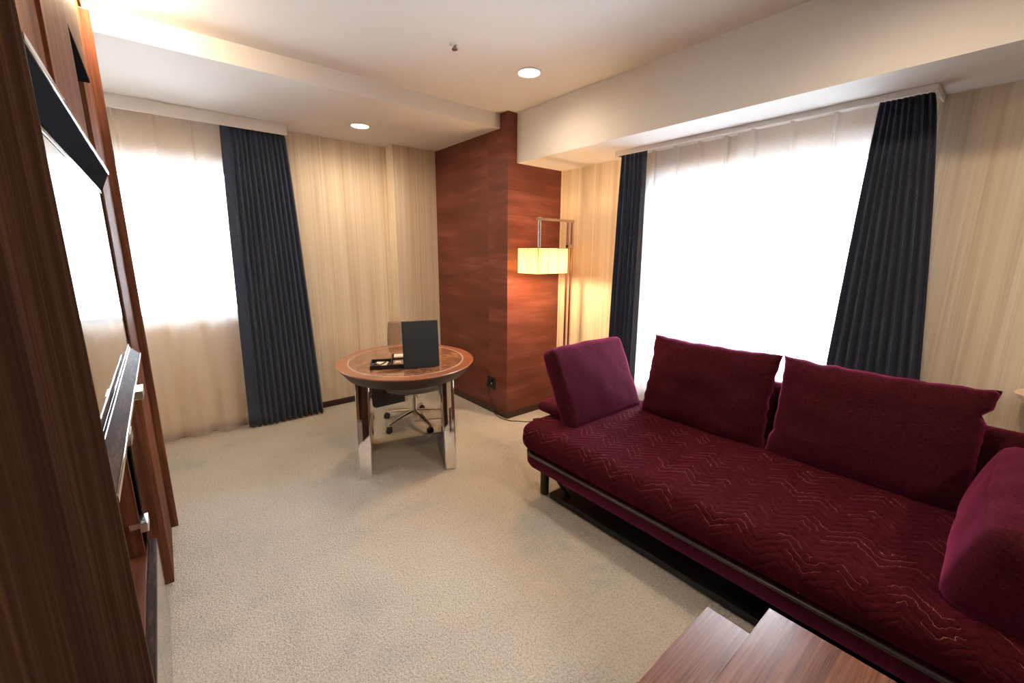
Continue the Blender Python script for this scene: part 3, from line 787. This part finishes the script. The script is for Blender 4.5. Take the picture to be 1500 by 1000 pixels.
for px_, py_ in [(SX0 + (SX1 - SX0) * k / 3, yy) for k in range(4) for yy in (SY0, SY1)] + [(xx, (SY0 + SY1) / 2) for xx in (SX0, SX1)]:
    bm = bmesh.new(); tube(bm, [(px_, py_, SZ0 + .003), (px_, py_, SZ1 - .003)], .0022, 6)
    bm.transform(Matrix.Translation((-LX, -LY, 0))); obj('rib', bm, M['cable'], shd)
bm = bmesh.new(); tube(bm, [(2.44, 2.568, 1.50), (2.44, 2.568, 1.475), (2.44, 2.568, 1.45), (2.44, 2.568, 1.425), (2.44, 2.568, 1.415)], .02, 16, rs=[.013, .014, .028, .024, .008])
fl('bulb', bm, M['lampbulb'], None, True)
ld = bpy.data.lights.new('lamp_glow', 'POINT'); ld.energy = 22; ld.color = (1.0, 0.66, 0.34); ld.shadow_soft_size = 0.045
lo = bpy.data.objects.new('lamp_glow', ld); COL.objects.link(lo); lo.parent = FL; lo.location = (2.44 - LX, 2.568 - LY, 1.40)

# outlet and cable
OU = thing('wall_outlet', 'black outlet plate with a plug on the left face of the russet pier', 'outlet', (XP, 3.105, 0.292))
obj('plate', box(-.008, 0, -.062, .062, -.058, .058, .003), M['blackplastic'], OU)
obj('socket', box(-.011, -.007, -.045, -.010, -.040, .040, .001), M['blackgloss'], OU)
obj('indicator', box(-.0125, -.010, -.018, -.008, -.008, .002, .001), M['whiteplastic'], OU, label='small white dot on the plate')
bm = bmesh.new()
bm_box(bm, XP - .045, XP - .0135, 3.125, 3.157, .262, .292, .004)
P_ = [(XP - .03, 3.141, .262), (XP - .028, 3.13, .21), (XP - .018, 3.10, .12), (XP - .014, 3.06, .03), (XP - .02, 3.02, .006), (XP - .04, 2.92, .005), (XP - .02, 2.82, .005), (2.36, 2.74, .005), (2.41, 2.68, .006), (2.455, 2.66, .010)]
sm = []
for i in range(len(P_) - 1):
    a_, b_ = Vector(P_[i]), Vector(P_[i + 1])
    p0 = Vector(P_[i - 1]) if i else a_; p3 = Vector(P_[i + 2]) if i + 2 < len(P_) else b_
    for k in range(6):
        t = k / 6; sm.append(0.5 * ((2 * a_) + (b_ - p0) * t + (2 * p0 - 5 * a_ + 4 * b_ - p3) * t * t + (3 * a_ - p0 - 3 * b_ + p3) * t ** 3))
sm.append(Vector(P_[-1])); tube(bm, sm, .0038, 8)
fl('power_cord', bm, M['cable'], 'dark cord running from the outlet round the foot of the pier', True)
bm = box(-.03, .03, -.017, .017, 0, .026, .005, mat=Matrix.Translation((2.485, 2.655, .0)) @ Matrix.Rotation(-.3, 4, 'Z'))
tube(bm, [(2.515, 2.648, .012), (2.56, 2.62, .006), (2.60, 2.55, .022)], .0038, 8)
fl('cord_adapter', bm, M['black'], 'small black block on the cord')

# ------------------------------------------------------------------ sofa
SO = thing('sofa', 'long low burgundy sofa with a zigzag quilted seat under the big window', 'sofa', (2.1, 0.75, 0))
def so(name, bm, mat, label=None, smooth=False, parent=None):
    bm.transform(Matrix.Translation((-2.1, -0.75, 0))); return obj(name, bm, mat, parent or SO, smooth, label)
YS0, YS1 = -0.50, 1.925
# quilted seat, drooping slightly over the front
q = rbox(0.52, (YS1 - YS0) / 2, 0.083, 0.078, 0.02, 0.012)
for v in q.verts:
    # front edge rolls outward at mid height
    if v.co.x < -0.40:
        v.co.x -= 0.0
    # rounded plan corner at the far end
    dy = v.co.y - ((YS1 - YS0) / 2 - .16); dx = -(v.co.x + 0.52 - .16)
    if dy > 0 and dx > 0:
        r_ = math.hypot(dx, dy); m_ = max(dx, dy); k = m_ / r_ if r_ > 0 else 1
        k = 1 - (1 - k) * 0.8
        v.co.y = (YS1 - YS0) / 2 - .16 + dy * k; v.co.x = -(dx * k) - 0.52 + .16
q.transform(Matrix.Translation((1.600 + .52, (YS0 + YS1) / 2, 0.375)))
so('seat', q, M['quilt'], 'quilted seat cover stitched in pale zigzags', 'all')
def roundrect(x0, x1, y0, y1, r, n=8):
    pts = []
    for cx, cy, a0 in ((x1 - r, y1 - r, 0), (x0 + r, y1 - r, PI / 2), (x0 + r, y0 + r, PI), (x1 - r, y0 + r, 1.5 * PI)):
        for k in range(n + 1): a = a0 + PI / 2 * k / n; pts.append((cx + r * math.cos(a), cy + r * math.sin(a)))
    return pts
rr = roundrect(1.617, 2.63, YS0 + .01, YS1 - .055, .10)
bm = bmesh.new(); lv = []
for z, ins in ((.298, .012), (.285, 0), (.225, .002), (.205, .012), (.198, .03)):
    p_ = roundrect(1.617 + ins, 2.63 - ins, YS0 + .01 + ins, YS1 - .055 - ins, .10)
    lv.append([bm.verts.new((x, y, z)) for x, y in p_])
for P0, P1 in zip(lv[:-1], lv[1:]):
    for i in range(len(P0)): j = (i + 1) % len(P0); bm.faces.new((P0[i], P1[i], P1[j], P0[j]))
bm.faces.new(lv[0]); bm.faces.new(lv[-1][::-1]); bmesh.ops.recalc_face_normals(bm, faces=bm.faces[:])
so('base_rail', bm, M['burgundy'], None, True)
pts = [(x, y, .298) for x, y in roundrect(1.603, 2.64, YS0, YS1 - .075, .11)]
# piping along the front edge and both ends
o_ = [p for p in pts]; bm = bmesh.new(); tube(bm, o_ + [o_[0]], .0085, 10, cap=False)
so('piping', bm, M['piping'], 'charcoal piping', True)
for x, y in ((1.725, 1.755), (2.50, 1.755), (1.725, -.30), (2.50, -.30)):
    bm = bmesh.new(); tube(bm, [(x, y, 0), (x, y, .004), (x, y, .202)], .027, 24, rs=[.025, .027, .027]); so('leg', bm, M['black'], None, True)
so('undertray', box(1.706, 2.50, -.25, 1.69, .004, .040, .003), M['black'], 'flat black board under the sofa')
for y in (1.60, -.15):
    bm = bmesh.new()
    for x0_ in (1.76,):
        pr = None; arc = []
        for k in range(11):
            a = k / 10; arc.append((x0_ + .02 - .05 * math.sin(PI * a * .5), y + .05 * math.sin(PI * a), .04 + .165 * a))
        for p in arc:
            c = [bm.verts.new((p[0] + dx, p[1] + dy, p[2])) for dx, dy in ((-.004, -.02), (.004, -.02), (.004, .02), (-.004, .02))]
            if pr:
                for i in range(4): bm.faces.new((pr[i], pr[(i + 1) % 4], c[(i + 1) % 4], c[i]))
            pr = c
    so('bracket', bm, M['blackplastic'], None, True)
# backrest
br = rbox(.065, 1.02, .20, .055, .03, .008); br.transform(Matrix.Translation((2.672, .50, .575)))
so('backrest', br, M['burgundy'], None, 'all')
# arm pads, each a flat pad and a raised pad hinged to it
def pad_m(px, py, pz, ang): return Matrix.Translation((px, py, pz)) @ Matrix.Rotation(ang, 4, 'X')
fp = rbox(.325, .185, .034, .032, .02, .006, .002, 2); fp.transform(pad_m(2.19, 1.815, .487, 0)); so('arm_pad', fp, M['burgundy'], 'flat arm pad at the lamp end', 'all')
lean = math.radians(-25)
rp = rbox(.350, .055, .258, .028, .018, .014, .005, 3); rp.transform(Matrix.Translation((2.17, 1.615, .445)) @ Matrix.Rotation(lean, 4, 'X') @ Matrix.Translation((0, .035, .258)))
so('raised_arm_pad', rp, M['burgundy'], 'raised arm pad at the lamp end', 'all')
rp = rbox(.352, .170, .158, .042, .02, .022, .005, 8)
rp.transform(Matrix.Translation((2.062, -.172, .600)) @ Matrix.Rotation(math.radians(-5), 4, 'Y') @ Matrix.Rotation(math.radians(14), 4, 'X')); so('raised_arm_pad', rp, M['burgundy'], 'thick raised arm pad at the near end', 'all')
# loose back cushions
def backcush(y, w, seed, label, xoff=0, tiltz=0.0, hh=.535):
    bm = pillow(w, hh, .17, seed)
    o = obj('back_cushion', bm, M['burgundy'], None, 'all')
    # pillow local: x=width, y=thickness, z=height ; width along world Y, leaning back towards +X
    R_ = Matrix.Rotation(math.radians(90), 4, 'Z')
    Mx = Matrix.Translation((2.475 + xoff, y, .455 + hh / 2 - .012)) @ Matrix.Rotation(math.radians(12), 4, 'Y') @ Matrix.Rotation(tiltz, 4, 'X') @ R_
    o.matrix_world = Mx
    return tag(o, label, 'cushion', 'back cushions on the sofa')
backcush(1.160, .775, 1.3, 'burgundy back cushion on the sofa, the one nearer the floor lamp', 0, 0.0)
backcush(.383, .772, 4.7, 'burgundy back cushion on the sofa, the one nearer the viewer', 0.0, 0.0)

# ------------------------------------------------------------------ nesting tables
def nest(name, x0, x1, y0, y1, h, label, th=.030):
    t = thing(name, label, 'side table', ((x0 + x1) / 2, (y0 + y1) / 2, 0), 0, 'nesting tables in front of the sofa'); cx, cy = (x0 + x1) / 2, (y0 + y1) / 2
    obj('tabletop', box(x0 - cx, x1 - cx, y0 - cy, y1 - cy, h - th, h, .0025, 2), M['rosewood'], t)
    obj('side_panel', box(x0 - cx, x0 - cx + .028, y0 - cy, y1 - cy, 0, h - th - .0005, .0015), M['rosewood'], t)
    obj('side_panel', box(x1 - cx - .028, x1 - cx, y0 - cy, y1 - cy, 0, h - th - .0005, .0015), M['rosewood'], t)
    return t
nest('nesting_table', .817, 1.197, -.02, .478, .42, 'lower glossy rosewood nesting table peeking out under the taller one')
nest('nesting_table', .770, 1.279, -.18, .336, .47, 'taller glossy rosewood nesting table in front of the sofa')
# make the taller table straddle the lower: its panels run outside
# pale side table at the right edge
ST = thing('side_table', 'pale round pedestal table with a tapered rim at the right edge behind the sofa', 'side table', (2.835, -.135, 0))
obj('tabletop', lathe(bmesh.new(), [(0.0, .925), (0.095, .925), (0.098, .920), (0.096, .912), (0.06, .870), (0.0, .866)], seg=40), M['palewood'], ST, True)
bm = bmesh.new(); tube(bm, [(0, 0, .02), (0, 0, .868)], .012, 14); obj('stem', bm, M['bronze'], ST, True)
obj('base', lathe(bmesh.new(), [(0.0, 0.0), (0.09, 0.0), (0.09, .012), (0.02, .022), (0.0, .022)], seg=32), M['bronze'], ST, True)

# ------------------------------------------------------------------ world, camera, output settings
w = bpy.data.worlds.new('sky'); SC.world = w; w.use_nodes = True
bg = w.node_tree.nodes['Background']; bg.inputs['Color'].default_value = (0.80, 0.90, 1.0, 1); bg.inputs['Strength'].default_value = 15.0

cd = bpy.data.cameras.new('camera'); cam = bpy.data.objects.new('camera', cd); COL.objects.link(cam)
cd.sensor_fit = 'HORIZONTAL'; cd.sensor_width = 36.0; cd.lens = 618.706 * 36.0 / 1500.0; cd.clip_start = 0.01
R = ((0.7720528212842039, 0.12536257856243382, -0.6230719581583485), (-0.635531476548017, 0.16129790574073022, -0.7550382294429547), (0.005846662620534111, 0.9789112367829027, 0.20420236785201473))
mw = Matrix(R).to_4x4(); mw.translation = (0, 0, 1.5); cam.matrix_world = mw
SC.camera = cam
vs = SC.view_settings; vs.view_transform = 'Standard'; vs.look = 'None'; vs.gamma = 1.0; vs.use_curve_mapping = False; vs.exposure = 0.70
try: SC.cycles.max_bounces = 10; SC.cycles.transparent_max_bounces = 16; SC.cycles.sample_clamp_indirect = 8
except Exception: pass
